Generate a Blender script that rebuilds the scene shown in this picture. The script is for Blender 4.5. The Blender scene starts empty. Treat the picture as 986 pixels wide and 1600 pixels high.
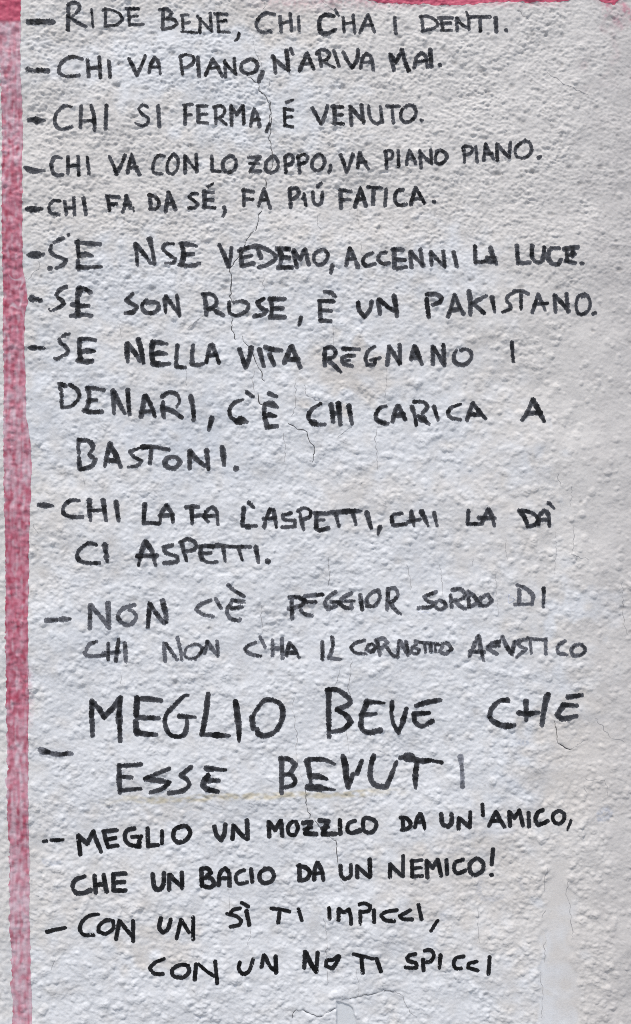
import bpy, math
import numpy as np
from mathutils import Vector

# ------------------------------------------------------------------ scene, camera, light
scene = bpy.context.scene
col = scene.collection
CAM_Z = 1.35
PX = 0.001                      # one photograph pixel is one millimetre of wall

cam_data = bpy.data.cameras.new("camera")
cam = bpy.data.objects.new("camera", cam_data)
col.objects.link(cam)
cam_data.sensor_fit = 'VERTICAL'
cam_data.sensor_height = 36.0
cam_data.lens = 35.0
cam_data.clip_start = 0.02
cam_data.clip_end = 500.0
cam.location = (0.0, -1.6 * 35.0 / 36.0, CAM_Z)
cam.rotation_euler = (math.radians(90), 0, 0)
scene.camera = cam

SUN_EL, SUN_AZ = math.radians(64), math.radians(-20)
to_sun = Vector((math.sin(SUN_AZ) * math.cos(SUN_EL), -math.cos(SUN_AZ) * math.cos(SUN_EL), math.sin(SUN_EL)))
world = bpy.data.worlds.new("World")
scene.world = world
world.use_nodes = True
wn = world.node_tree
sky = wn.nodes.new("ShaderNodeTexSky")
sky.sky_type = 'NISHITA'
sky.sun_disc = False
sky.sun_elevation = SUN_EL
sky.sun_rotation = math.atan2(to_sun.x, to_sun.y)
wn.links.new(sky.outputs[0], wn.nodes["Background"].inputs[0])
wn.nodes["Background"].inputs[1].default_value = 0.072

sl = bpy.data.lights.new("sun", 'SUN')
sl.energy = 2.2
sl.angle = math.radians(9)
sl.color = (1.0, 0.94, 0.86)
sun = bpy.data.objects.new("sun", sl)
col.objects.link(sun)
sun.location = (-1.5, -3, 5)
sun.rotation_euler = (-to_sun).to_track_quat('-Z', 'Y').to_euler()

scene.view_settings.view_transform = 'Standard'
scene.view_settings.look = 'None'
scene.view_settings.gamma = 1.0
scene.view_settings.use_curve_mapping = False
scene.view_settings.exposure = 0.9
scene.cycles.use_denoising = False
scene.cycles.filter_width = 0.95

# ------------------------------------------------------------------ height field of the plaster (photo pixel grid)
rng = np.random.default_rng(7)
TW, TH, TX, TY = 1600, 2100, -300, -250       # periodic tile: size and photo pixel of its corner
ky = np.fft.fftfreq(TH)[:, None]
kx = np.fft.rfftfreq(TW)[None, :]

def noise(lo, hi, ax=1.0, ay=1.0, seed=0):
    """band-limited periodic noise, wavelengths lo..hi px, unit deviation; ax/ay stretch it"""
    r = np.random.default_rng(seed)
    f = np.fft.rfft2(r.standard_normal((TH, TW)))
    k = np.sqrt((kx / ax) ** 2 + (ky / ay) ** 2) + 1e-9
    g = np.exp(-(k * lo) ** 2 * 1.2) * (1 - np.exp(-(k * hi) ** 2 * 1.2))
    n = np.fft.irfft2(f * g, s=(TH, TW))
    return (n / n.std()).astype(np.float32)

def splat(dens, R, seed, p=2.0, sx=1.0):
    """round bumps of radius R px strewn with density map dens (bumps per px)"""
    r = np.random.default_rng(seed)
    hit = (r.random((TH, TW)) < dens) * r.uniform(0.35, 1.0, (TH, TW))
    n = int(math.ceil(R * max(1, sx))) + 1
    yy, xx = np.mgrid[-n:n + 1, -n:n + 1]
    d2 = ((xx / sx) ** 2 + yy ** 2) / (R * R)
    ker = np.clip(1 - d2, 0, None) ** p
    K = np.zeros((TH, TW), np.float32)
    K[:2 * n + 1, :2 * n + 1] = ker
    K = np.roll(K, (-n, -n), (0, 1))
    return np.fft.irfft2(np.fft.rfft2(hit) * np.fft.rfft2(K), s=(TH, TW)).astype(np.float32)

YY, XX = np.mgrid[0:TH, 0:TW].astype(np.float32)
XX += TX
YY += TY

def sstep(a, b, x):
    t = np.clip((x - a) / (b - a), 0, 1)
    return t * t * (3 - 2 * t)

w1, w2 = noise(30, 140, seed=1), noise(30, 140, seed=2)
XW, YW = XX + 14 * w1, YY + 14 * w2

up = 1 - sstep(330, 620, YW)                                   # sandy upper part
rightm = sstep(845, 930, XW) * (1 - 0.85 * sstep(1180, 1260, YW) * (1 - sstep(940, 975, XX)))                        # flatter strip along the right edge
edge_l = np.interp(YY[:, 0], [1200, 1340, 1460, 1600], [870, 868, 848, 845])[:, None]
edge_r = np.interp(YY[:, 0], [1200, 1340, 1460, 1600], [875, 886, 896, 903])[:, None]
band = sstep(1270, 1400, YY) * sstep(-7, 3, XX - edge_l + 3 * w2) * (1 - sstep(-6, 6, XX - edge_r + 4 * w1))
stripe_zone = (1 - sstep(38, 52, XX))

rough = 1 - 0.36 * rightm
rough = rough * (1 - 0.9 * band)
calm = 0.90 + 0.06 * (1 - sstep(330, 620, YY)) + 0.20 * noise(50, 220, seed=3)
quiet = 1 - sstep(0.55, 1.35, np.hypot((XW - 770) / 190, (YW - 690) / 330))
calm = np.clip(calm - 0.34 * quiet, 0.4, 1.35) * rough

H = 1.6 * noise(150, 500, seed=4) + 0.45 * noise(40, 120, seed=5)
nA, nB, nC = noise(9, 30, ax=0.85, seed=6), noise(4.0, 13, ax=0.85, seed=7), noise(2.0, 6, ax=0.85, seed=8)
nM = noise(5.5, 18, ax=0.82, seed=27)
H += calm * ((0.20 + 0.10 * up + 0.06 * stripe_zone) * nA + (1 - 0.65 * stripe_zone) * ((0.165 + 0.185 * up) * np.tanh(1.6 * nM)
             + (0.10 + 0.125 * up) * np.tanh(1.3 * nB) * 1.3 + (0.05 + 0.055 * up) * nC))
low = (1 - up)
d = np.clip((0.25 + 0.75 * low) * (0.80 + 0.38 * noise(50, 200, seed=9)), 0.03, 1.6) * (1 - 0.55 * rightm) * (1 - 0.96 * band) * (1 - 0.6 * stripe_zone)
lump = 0.95 * splat(d * 0.0050, 4.4, 11, 0.85) + 1.5 * splat(d * 0.0018, 6.6, 12, 0.9) + 0.55 * splat(d * 0.0090, 3.2, 13, 0.9)
lump += 1.3 * splat(np.clip(d - 0.4, 0, None) * 0.0008, 9.0, 14, 1.0, 1.3)
lump = 2.4 * np.tanh(lump / 2.4)
H += 1.25 * lump * (1 + 0.12 * nC)
pd = np.clip(up * (0.85 + 0.35 * noise(60, 200, seed=10)), 0.08, 2) * (1 - 0.3 * rightm) * (1 - 0.85 * stripe_zone)
P = 1.3 * splat(pd * 0.0012, 3.8, 15, 1.2) + 1.8 * splat(pd * 0.0004, 5.5, 16, 1.3, 1.3)
H -= P
# paint skin: fine ridges left by the roller on bumps
H += 0.10 * calm * np.abs(noise(5, 18, seed=17))
# brushed stripe of pink paint: shallow vertical drag marks
H = H + stripe_zone * (0.10 * noise(3.0, 12, ay=0.15, seed=18) + 0.22 * noise(8, 30, ay=0.7, seed=19))
# broken-off flake near the bottom, with the plaster slid a little below the crack
def polymask(pts, soft):
    m = np.ones_like(XX)
    for (x0, y0), (x1, y1) in zip(pts, pts[1:] + pts[:1]):
        n = math.hypot(x1 - x0, y1 - y0)
        m = np.minimum(m, sstep(-soft, soft, ((x1 - x0) * (YY - y0) - (y1 - y0) * (XX - x0)) / n))
    return m
flake = polymask([(526, 1565), (545, 1570.5), (552, 1577), (558, 1604), (526, 1604)], 0.8)
fl_x = np.interp(XX[0], [440, 457, 463, 475, 493, 504, 515, 524, 526, 537, 546, 560, 579, 608, 613, 625, 636, 650, 700],
                 [1640, 1590, 1581, 1578, 1589, 1585, 1577, 1575, 1567, 1562, 1562, 1558, 1554, 1549, 1550, 1547, 1552, 1590, 1660])[None, :]
below = sstep(-1, 1, YY - fl_x) * (1 - sstep(30, 90, YY - fl_x))
H = H - 0.7 * below
H = H * (1 - 0.93 * flake) - flake * 2.6
ridge = polymask([(546, 1563), (553, 1563), (563, 1592), (557, 1592)], 1.5)
H += 1.3 * ridge
CRACKS = [l.split() for l in """
300,0 0.9 350,0 345,40 330,85 318,120
300,0 0.9 297,150 295,200 310,260 333,305 345,340
300,0 1.3 262,355 290,380 318,402 322,440 350,455 378,500 380,545 372,600
300,160 1.5 376,0 383,50 380,110 372,170 380,210 390,250 385,300 378,345
300,160 1.4 355,370 352,412
300,160 1.3 336,500 322,560 305,616
300,360 1.3 295,0 255,55 248,90 222,125 205,155 182,182
300,360 1.9 182,182 190,215 188,260 182,310 190,345
300,360 1.2 190,420 195,475 210,525
300,360 1.3 240,505 248,535 280,560 292,600 310,640 335,690 350,725
300,540 0.9 300,120 290,165 298,225
300,540 1.6 318,232 322,262 340,285
300,540 0.9 505,155 495,230 500,290 478,340
300,540 0.9 540,190 550,235 590,262 625,275 760,283
300,540 1.3 462,372 515,405 548,415 570,465 588,505 582,560
300,540 0.7 440,420 450,480 445,560
300,540 0.9 892,390 882,440 888,520 897,605
300,540 0.7 700,440 735,415 770,390
300,540 0.6 940,90 935,200 925,260
300,880 0.8 655,0 665,50 655,115
300,740 0.8 655,400 664,470 655,540
300,880 0.8 765,460 766,520 752,610
300,880 0.8 720,490 705,540 690,590
300,880 0.7 335,200 330,260 342,340
300,1060 0.9 757,30 760,80 755,110
300,1060 0.9 750,240 748,290 760,360
300,1060 0.8 490,90 488,190 508,270 500,350 520,460 545,530
300,1230 1.2 548,10 550,75 568,150
300,1230 1.2 590,160 625,195
300,1230 1.2 660,238 692,255 702,330 706,372
300,1230 0.8 715,420 733,495
600,1060 1.2 822,205 828,260 838,312
600,1060 1.6 838,315 870,330 903,345
600,1060 0.7 903,345 930,320 985,295
600,1390 0.9 778,100 760,140
600,1390 0.9 776,230 772,350
600,1390 0.9 752,395 762,470 762,560 757,616
600,1230 0.9 790,385 775,440 770,500
600,1230 0.9 890,450 875,520 895,560 900,640 908,720
600,1390 0.7 455,85 452,170 462,255
600,1390 0.7 575,255 600,280
300,1390 0.9 633,135 648,200 650,290 653,345
300,1390 0.9 655,395 652,440 650,460
300,1390 0.8 795,385 800,440 802,508
300,1390 0.7 285,180 270,280
300,1390 0.7 180,15 178,100
300,1390 1.3 482,620 495,590 540,580 575,600 620,612 650,590 690,572
300,1390 1.1 720,530 760,527 800,520 855,508 905,495 950,490 985,497
600,1390 0.95 0,497 30,487 40,500 75,497 100,545 125,590 160,618
0,900 0.6 580,470 582,520
0,1390 0.6 270,325 248,385
0,360 0.9 188,135 185,180 160,205 152,230 135,235
0,360 0.8 128,230 100,218 72,216
0,540 0.9 890,100 902,150 897,195
0,360 0.8 985,405 945,440 905,470
300,360 0.9 75,400 40,425 15,445
0,360 0.6 575,455 582,520
600,0 0.9 785,340 830,375 870,405 930,435 985,465
600,0 0.8 640,50 700,92
300,360 0.8 675,450 683,500 680,560
600,740 0.8 108,435 118,480 130,520 128,560
600,740 0.7 265,435 282,520 285,600
600,740 0.8 585,310 590,420
600,740 0.6 428,400 424,445
600,740 0.8 912,250 915,330 900,385 985,415
600,740 0.7 835,0 850,60
600,740 0.7 825,280 828,380 820,490
600,740 0.6 535,470 542,560 550,680
600,740 0.6 905,50 900,160
0,740 0.6 405,60 402,20
0,740 0.6 150,230 185,290
300,0 0.6 620,0 655,30 690,60
300,0 0.7 370,380 372,440
300,160 0.6 605,545 600,590 620,610
300,160 0.5 800,500 800,585
300,160 0.5 765,500 755,540
300,360 0.6 815,55 820,130
300,360 0.6 345,200 342,285
900,1100 0.95 95,71 129,111 169,163 200,170 234,185
900,900 0.95 225,30 228,150 235,240 250,280
900,1200 0.95 46,50 80,62 110,52 139,55
900,1200 0.7 139,55 148,95 154,132
900,1200 0.7 37,75 52,117
""".strip().splitlines()]
CR = 320 / 986
def seg_dist(px, py, pts):
    dd = np.full(px.shape, 1e9)
    for (x0, y0), (x1, y1) in zip(pts[:-1], pts[1:]):
        vx, vy = x1 - x0, y1 - y0
        L = vx * vx + vy * vy + 1e-9
        t = np.clip(((px - x0) * vx + (py - y0) * vy) / L, 0, 1)
        dd = np.minimum(dd, np.hypot(px - x0 - t * vx, py - y0 - t * vy))
    return dd
def ribbon_points(pts, r, step=1.6, jit=0.9):
    out = []
    for (x0, y0), (x1, y1) in zip(pts[:-1], pts[1:]):
        L = math.hypot(x1 - x0, y1 - y0)
        m = max(2, int(L / step))
        for k in range(m):
            t = k / m
            out.append((x0 + (x1 - x0) * t, y0 + (y1 - y0) * t))
    out.append(pts[-1])
    P_ = np.array(out)
    jn = r.standard_normal((len(P_), 2))
    kf = np.array([1, 2, 3, 2, 1]) / 9
    for c in range(2):
        jn[:, c] = np.convolve(jn[:, c], kf, 'same')[:len(P_)] * 2
    jn[0] = jn[-1] = 0
    return P_ + jn * jit
crack_lines = []
for ci, items in enumerate(CRACKS):
    ox, oy = map(float, items[0].split(','))
    pts = [tuple(map(float, t_.split(','))) for t_ in items[2:]]
    r = np.random.default_rng(100 + ci)
    P_ = ribbon_points([(ox + x * CR, oy + y * CR) for x, y in pts], r)
    w0 = float(items[1])
    crack_lines.append((w0, P_, r))
    if w0 >= 1.0:       # the paint skin gapes and its lips lift a little
        x0, y0 = (P_.min(0) - 8 - (TX, TY)).astype(int); x1, y1 = (P_.max(0) + 8 - (TX, TY)).astype(int)
        s_ = (slice(y0, y1), slice(x0, x1))
        d_ = seg_dist(XX[s_], YY[s_], P_[::2].tolist() + [P_[-1].tolist()])
        H[s_] += (0.28 * np.exp(-(d_ / 4.0) ** 2) - 0.95 * np.exp(-(d_ / 1.5) ** 2)) * min(1.0, w0 / 1.5)
H *= 1 - 0.75 * band
H = np.minimum(H, 5.5).astype(np.float32)

def sample(F, px, py):
    """bilinear, periodic; px, py arrays of photo pixels"""
    x = np.mod(px - TX, TW); y = np.mod(py - TY, TH)
    x0 = np.floor(x).astype(int); y0 = np.floor(y).astype(int)
    fx = x - x0; fy = y - y0
    x0 %= TW; y0 %= TH
    x1 = (x0 + 1) % TW; y1 = (y0 + 1) % TH
    return (F[y0, x0] * (1 - fx) * (1 - fy) + F[y0, x1] * fx * (1 - fy)
            + F[y1, x0] * (1 - fx) * fy + F[y1, x1] * fx * fy)

# ------------------------------------------------------------------ pigment of the wall (stains, coats of whitewash)
def blob(cx, cy, rx, ry, soft=0.5):
    r = np.sqrt(((XW - cx) / rx) ** 2 + ((YW - cy) / ry) ** 2)
    return 1 - sstep(1 - soft, 1 + soft, r)

cool = np.zeros_like(XX)
for b in [(470, 1000, 330, 620, 0.35), (250, 90, 190, 60, 0.6), (400, 170, 120, 60, 0.7), (620, 1130, 290, 170, 0.3), (330, 1560, 320, 150, 0.35),
          (700, 420, 70, 60, 0.7), (200, 440, 120, 60, 0.7), (120, 640, 90, 120, 0.6), (700, 1560, 130, 70, 0.6), (150, 1100, 120, 260, 0.6),
          (810, 735, 40, 30, 0.6), (690, 700, 60, 120, 0.6), (910, 950, 70, 25, 0.6), (868, 1540, 30, 110, 0.3)]:
    cool = np.maximum(cool, blob(*b))
warm = np.zeros_like(XX)
for b, s in [((545, 580, 70, 38, 0.5), 0.9), ((575, 775, 75, 45, 0.6), 0.5), ((900, 1190, 90, 90, 0.3), 0.9), ((740, 1370, 150, 60, 0.4), 0.6),
             ((940, 1500, 80, 140, 0.5), 0.6), ((250, 1480, 60, 35, 0.5), 0.6), ((560, 330, 160, 60, 0.7), 0.4), ((450, 25, 120, 30, 0.6), 0.8), ((120, 60, 60, 30, 0.7), 0.5),
             ((100, 270, 80, 120, 0.7), 0.3), ((270, 1260, 70, 18, 0.6), 0.35), ((560, 1290, 60, 30, 0.6), 0.25), ((760, 800, 90, 90, 0.7), 0.35), ((845, 480, 120, 250, 0.7), 0.2)]:
    warm = np.maximum(warm, s * blob(*b))
cool = cool * (1 - 0.85 * warm)
mott = noise(25, 120, seed=20)
cool = np.clip(cool + 0.16 * mott * (cool > 0.02), 0, 1)
ybeam = np.interp(XX[0], [130, 330, 480, 640], [1251, 1245, 1240, 1236])[None, :] + 1.5 * w1
beam = sstep(-6, -3, YY - ybeam) * (1 - sstep(3, 9, YY - ybeam)) * sstep(120, 260, XX) * (1 - sstep(560, 660, XX))
beam *= np.clip(0.7 + 0.35 * noise(6, 40, ax=0.5, seed=21), 0, 1)

base = np.array([0.592, 0.574, 0.556]); coolc = np.array([0.618, 0.628, 0.646]); warmc = np.array([0.560, 0.530, 0.500])
beamc = np.array([0.520, 0.480, 0.390]); oldc = np.array([0.500, 0.480, 0.468])
tint = np.clip(0.55 * blob(310, 685, 85, 62, 0.6) + 0.35 * blob(150, 1000, 60, 40, 0.8) + 0.35 * blob(820, 1210, 40, 60, 0.7) + 0.3 * blob(60, 560, 30, 160, 0.8) + 0.25 * blob(560, 1010, 110, 40, 0.8), 0, 0.6) * np.clip(0.75 + 0.3 * mott, 0, 1)
COL = np.empty((TH, TW, 3), np.float32)
for c in range(3):
    v = base[c] + (coolc[c] - base[c]) * cool
    v = v + (warmc[c] - v) * np.clip(warm, 0, 1) * 0.8
    v = v + (beamc[c] - v) * beam * 1.0
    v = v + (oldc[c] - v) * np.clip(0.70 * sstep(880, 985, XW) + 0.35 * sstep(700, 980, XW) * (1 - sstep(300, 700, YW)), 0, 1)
    v = v + ((0.475, 0.505, 0.550)[c] - v) * tint
    COL[..., c] = v
dirt = np.clip(0.27 * P + 0.10 * np.clip(-nB - 0.8, 0, 2) * (0.3 + up), 0, 0.75)      # grime caught in the pits
dirt += 0.10 * np.clip(noise(3, 60, seed=22) - 1.2, 0, 2)
spots = splat(0.00010 + 0.0002 * up, 2.2, 23, 1.0)
dirt = np.clip(dirt + 0.55 * spots, 0, 0.85)
smudge = np.zeros_like(XX)                                                                # old scrubbed-out marks
for pts, w, s in [([(935, 1272), (940, 1266), (948, 1264), (954, 1270), (948, 1278), (936, 1280)], 4, 0.55),
                  ([(752, 1380), (748, 1395), (754, 1404), (770, 1406), (784, 1402)], 4, 0.30),
                  ([(68, 1346), (80, 1350), (92, 1348)], 3.5, 0.45), ([(812, 1372), (817, 1390)], 4, 0.2), ([(692, 1430), (694, 1436)], 5, 0.25),
                  ([(813, 1160), (823, 1161)], 4, 0.5), ([(712, 1308), (760, 1302), (800, 1296)], 5, 0.2), ([(690, 1330), (740, 1328)], 4, 0.15),
                  ([(310, 1384), (330, 1340)], 4, 0.15)]:
    y0, y1 = int(min(p[1] for p in pts)) - 20 - TY, int(max(p[1] for p in pts)) + 20 - TY
    x0, x1 = int(min(p[0] for p in pts)) - 20 - TX, int(max(p[0] for p in pts)) + 20 - TX
    sl_ = (slice(y0, y1), slice(x0, x1))
    smudge[sl_] = np.maximum(smudge[sl_], s * (1 - sstep(w * 0.6, w * 1.5, seg_dist(XX[sl_], YY[sl_], pts))))
smudge *= np.clip(0.7 + 0.4 * noise(3, 14, seed=24), 0, 1)
for c, (g, sm) in enumerate(zip((0.20, 0.19, 0.185), (0.30, 0.34, 0.42))):
    COL[..., c] += (g - COL[..., c]) * dirt
    COL[..., c] += (sm - COL[..., c]) * smudge
    COL[..., c] += (0.56 + 0.02 * c - COL[..., c]) * 0.8 * flake
# thin pink overspray under the top band and in the top right corner
spray = 0.35 * (1 - sstep(2, 16, YY)) * sstep(540, 620, XX) * (1 - sstep(860, 900, XX)) + 0.45 * blob(958, -8, 26, 34, 0.5) + 0.10 * blob(960, 10, 12, 90, 0.8)
spray += 0.22 * (1 - sstep(0, 25, YY)) * sstep(350, 480, XX) * (1 - sstep(560, 660, XX))
spray += 0.30 * (1 - sstep(0, 12, XX - 44)) * sstep(20, 40, XX) * sstep(1030, 1060, YY) * (1 - sstep(1110, 1150, YY))
spray = np.clip(spray * (0.8 + 0.4 * noise(6, 30, seed=25)), 0, 0.7)
for c, g in enumerate((0.50, 0.17, 0.24)):
    COL[..., c] += (g - COL[..., c]) * spray
COL *= (1 + 0.018 * noise(3, 30, seed=26) + 0.012 * mott)[..., None]
COL = np.clip(COL, 0.02, 0.85).astype(np.float32)

# ------------------------------------------------------------------ helpers
def node_mat(name, rough_v=0.85, spec=0.25, attr=None, color=None, bump=None):
    m = bpy.data.materials.new(name)
    m.use_nodes = True
    nt = m.node_tree
    b = nt.nodes["Principled BSDF"]
    b.inputs["Roughness"].default_value = rough_v
    b.inputs["Specular IOR Level"].default_value = spec
    if attr:
        a = nt.nodes.new("ShaderNodeAttribute")
        a.attribute_name = attr
        nt.links.new(a.outputs["Color"], b.inputs["Base Color"])
    elif color:
        b.inputs["Base Color"].default_value = (*color, 1)
    if bump:
        tc = nt.nodes.new("ShaderNodeTexCoord")
        prev = None
        for scale, dist, detail in bump:
            n = nt.nodes.new("ShaderNodeTexNoise")
            n.inputs["Scale"].default_value = scale
            n.inputs["Detail"].default_value = detail
            nt.links.new(tc.outputs["Object"], n.inputs["Vector"])
            bp = nt.nodes.new("ShaderNodeBump")
            bp.inputs["Strength"].default_value = 1.0
            bp.inputs["Distance"].default_value = dist
            nt.links.new(n.outputs["Fac"], bp.inputs["Height"])
            if prev:
                nt.links.new(prev.outputs[0], bp.inputs["Normal"])
            prev = bp
        nt.links.new(prev.outputs[0], b.inputs["Normal"])
    return m

def mesh_object(name, verts, loops, starts, totals, mat, parent=None, colors=None, smooth=True):
    me = bpy.data.meshes.new(name)
    me.vertices.add(len(verts))
    me.vertices.foreach_set("co", np.asarray(verts, np.float32).ravel())
    me.loops.add(len(loops))
    me.loops.foreach_set("vertex_index", np.asarray(loops, np.int32))
    me.polygons.add(len(starts))
    me.polygons.foreach_set("loop_start", np.asarray(starts, np.int32))
    if smooth:
        me.polygons.foreach_set("use_smooth", np.ones(len(starts), bool))
    me.update(calc_edges=True)
    if colors is not None:
        at = me.attributes.new("pigment", 'FLOAT_COLOR', 'POINT')
        c4 = np.ones((len(verts), 4), np.float32)
        c4[:, :3] = colors
        at.data.foreach_set("color", c4.ravel())
    me.materials.append(mat)
    o = bpy.data.objects.new(name, me)
    col.objects.link(o)
    if parent:
        o.parent = parent
    return o

def to_world(px, py, h):
    return np.stack([(px - 493.0) * PX, -h * 0.001, CAM_Z + (800.0 - py) * PX], -1)

# ------------------------------------------------------------------ wall sheet: dense in the photographed part, coarser outside
G = 1.25
def axis(lo, hi, a, b):
    xs = list(np.arange(lo, hi + 1e-6, G))
    s, x = G, hi
    out_hi = []
    while x < b:
        s = min(s * 1.25, 18); x += s; out_hi.append(min(x, b))
    s, x = G, lo
    out_lo = []
    while x > a:
        s = min(s * 1.25, 18); x -= s; out_lo.append(max(x, a))
    return np.array(out_lo[::-1] + xs + out_hi)
FX0, FX1, FY0, FY1 = -40.0, 1030.0, -40.0, 1640.0
gx = axis(FX0, FX1, -1700.0, 2700.0)
gy = axis(FY0, FY1, -1000.0, 2150.0)           # 2150 px is the pavement, z = 0
PXg, PYg = np.meshgrid(gx, gy)
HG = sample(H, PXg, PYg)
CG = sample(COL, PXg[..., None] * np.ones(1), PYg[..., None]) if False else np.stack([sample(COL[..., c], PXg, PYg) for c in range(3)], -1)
ny, nx = PXg.shape
V = to_world(PXg, PYg, HG).reshape(-1, 3)
idx = np.arange(nx * ny).reshape(ny, nx)
Q = np.stack([idx[:-1, :-1], idx[1:, :-1], idx[1:, 1:], idx[:-1, 1:]], -1).reshape(-1, 4)
# thickness: back row of vertices 0.3 m behind, joined along the rim
rim = np.concatenate([idx[0, :], idx[1:, -1], idx[-1, -2::-1], idx[-2:0:-1, 0]])
bk = V[rim].copy(); bk[:, 1] = 0.3
b0 = len(V)
V = np.concatenate([V, bk])
n = len(rim); r2 = np.roll(rim, -1); bi = b0 + np.arange(n); b2 = np.roll(bi, -1)
Q = np.concatenate([Q, np.stack([rim, r2, b2, bi], -1)])
loops = np.concatenate([Q.ravel(), bi[::-1]])
starts = np.arange(len(Q) + 1) * 4
wall_mat = node_mat("painted_plaster", 0.82, 0.25, attr="pigment", bump=[(900, 0.00011, 3.0), (330, 0.00020, 2.0)])
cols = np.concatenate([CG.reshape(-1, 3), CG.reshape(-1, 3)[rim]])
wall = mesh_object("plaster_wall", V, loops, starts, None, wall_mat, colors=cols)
wall["label"] = "rough white plaster wall with pink painted edge and thirteen black handwritten Italian sayings"
wall["category"] = "wall"
wall["kind"] = "thing"

FI = sample(H, *np.meshgrid(np.arange(FX0, FX1 + 1e-6, G), np.arange(FY0, FY1 + 1e-6, G)))
def surf(px, py):
    """height of the dense wall mesh itself"""
    x = np.clip((px - FX0) / G, 0, FI.shape[1] - 1.001); y = np.clip((py - FY0) / G, 0, FI.shape[0] - 1.001)
    x0 = x.astype(int); y0 = y.astype(int); fx = x - x0; fy = y - y0
    return (FI[y0, x0] * (1 - fx) * (1 - fy) + FI[y0, x0 + 1] * fx * (1 - fy) + FI[y0 + 1, x0] * (1 - fx) * fy + FI[y0 + 1, x0 + 1] * fx * fy)

def contour_mesh(D, xs, ys):
    """polygons covering D < 0 on the grid xs, ys; returns points (px, py), loops, starts"""
    ins = D < 0
    nyy, nxx = D.shape
    vid = -np.ones(D.shape, int)
    q = ins[:-1, :-1].astype(int) + ins[1:, :-1] + ins[1:, 1:] + ins[:-1, 1:]
    jj, ii = np.nonzero(q > 0)
    pts, loops, starts, em = [], [], [], {}
    def vert(j, i):
        if vid[j, i] < 0:
            vid[j, i] = len(pts); pts.append((xs[i], ys[j]))
        return vid[j, i]
    def edge(j0, i0, j1, i1):
        k = (j0, i0, j1, i1) if (j0, i0) < (j1, i1) else (j1, i1, j0, i0)
        if k not in em:
            a, b = D[j0, i0], D[j1, i1]
            t = min(max(a / (a - b), 0.04), 0.96)
            em[k] = len(pts)
            pts.append((xs[i0] + (xs[i1] - xs[i0]) * t, ys[j0] + (ys[j1] - ys[j0]) * t))
        return em[k]
    for j, i in zip(jj.tolist(), ii.tolist()):
        cs = ((j, i), (j + 1, i), (j + 1, i + 1), (j, i + 1))
        poly = []
        for a, b in zip(cs, cs[1:] + cs[:1]):
            ia, ib = ins[a], ins[b]
            if ia:
                poly.append(vert(*a))
            if ia != ib:
                poly.append(edge(*a, *b))
        if len(poly) >= 3:
            starts.append(len(loops)); loops.extend(poly)
    return np.array(pts), loops, starts

# ------------------------------------------------------------------ pink painted edge
le = np.interp(YY[:, 0], [-60, 0, 100, 250, 500, 600, 700, 900, 1000, 1200, 1300, 1400, 1500, 1600, 1700], [-16, -9, 0, 2, 4.5, 5.5, 6, 8.5, 9, 11, 13, 15, 17, 19, 21])[:, None]
ri = np.interp(YY[:, 0], [0, 40, 90, 150, 300, 425, 440, 470, 490, 520, 650, 690, 730, 780, 830, 870, 1000, 1200, 1400, 1500, 1550, 1600, 1700],
               [33, 32, 31.5, 33.5, 34.5, 35.5, 40, 43, 39, 37.5, 41, 48, 49, 48, 46, 44.5, 45, 44.5, 46, 47.5, 49, 50, 51])[:, None]
ew = 0.4 * noise(4, 30, seed=30) + 0.7 * noise(12, 60, seed=31)
el = 0.6 * noise(4, 22, seed=32) + 1.0 * noise(14, 70, seed=33) * sstep(900, 1200, YY)
D1 = np.maximum(le - XX + el, XX - ri + 0.6 * ew)
D1 = np.maximum(D1, -36 - YY)
lb = np.interp(XX[0], [-60, 33, 36, 550, 575, 600, 640, 690, 740, 770, 870, 888, 895, 930, 940, 960, 968, 1030], [-3, -3, -4, -3, 1, 4, 5, 6, 5, 2.5, 2.2, 1, -4, -4, 2, 6, -2, -4])[None, :]
D2 = np.maximum(YY - lb + 1.0 * ew, -36 - YY)
streak = 0.6 * noise(4.0, 20, ay=0.06, seed=34) + 0.8 * noise(6, 30, ay=0.3, seed=39)
patchy = noise(8, 50, ay=0.55, seed=35)
D = np.minimum(D1, D2)
s_xs, s_ys = np.arange(FX0, FX1 - 2, G), np.arange(FY0, FY1 - 2, G)
def stripe_mesh(x0, x1, y0, y1):
    xs = s_xs[(s_xs >= x0) & (s_xs <= x1)]; ys = s_ys[(s_ys >= y0) & (s_ys <= y1)]
    gxx, gyy = np.meshgrid(xs, ys)
    return xs, ys, sample(D, gxx, gyy)
fade = 0.55 * sstep(540, 700, YY) * (1 - 0.75 * sstep(770, 850, YY)) + 0.55 * sstep(34, 40, YY) * (1 - sstep(220, 300, YY)) + 0.35 * sstep(1090, 1200, YY) + 0.25 * sstep(1340, 1400, YY)
wear = np.clip(0.10 + 0.50 * fade + 0.17 * streak + 0.22 * patchy + 0.04 * nB, 0, 1) * sstep(30, 36, YY)
wear = np.clip(wear + np.interp(YY[:, 0], [33, 60, 130, 240, 330, 520, 540, 580, 620, 720, 800, 1080, 1150, 1240, 1280, 1330, 1350, 1600], [.25, .25, .05, 0, -.12, -.1, .15, 0, .1, .05, -.15, -.2, .05, .12, -.1, -.1, .2, .15])[:, None], 0, 1) * sstep(30, 36, YY)
wear = np.maximum(wear, 0.92 * blob(25, 452, 4, 26, 0.5))
wear = np.maximum(wear, 0.95 * polymask([(20, 1255), (27, 1262), (25, 1300), (17, 1300)], 3) * 0.8)
dense = np.clip(0.32 + 0.20 * noise(5, 25, ay=0.25, seed=36) + 0.2 * noise(8, 40, seed=38) + 0.35 * (1 - sstep(0, 9, XX - le)) - 0.6 * wear + 0.35 * blob(26, 1302, 14, 45, 0.6), 0, 1)
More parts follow.
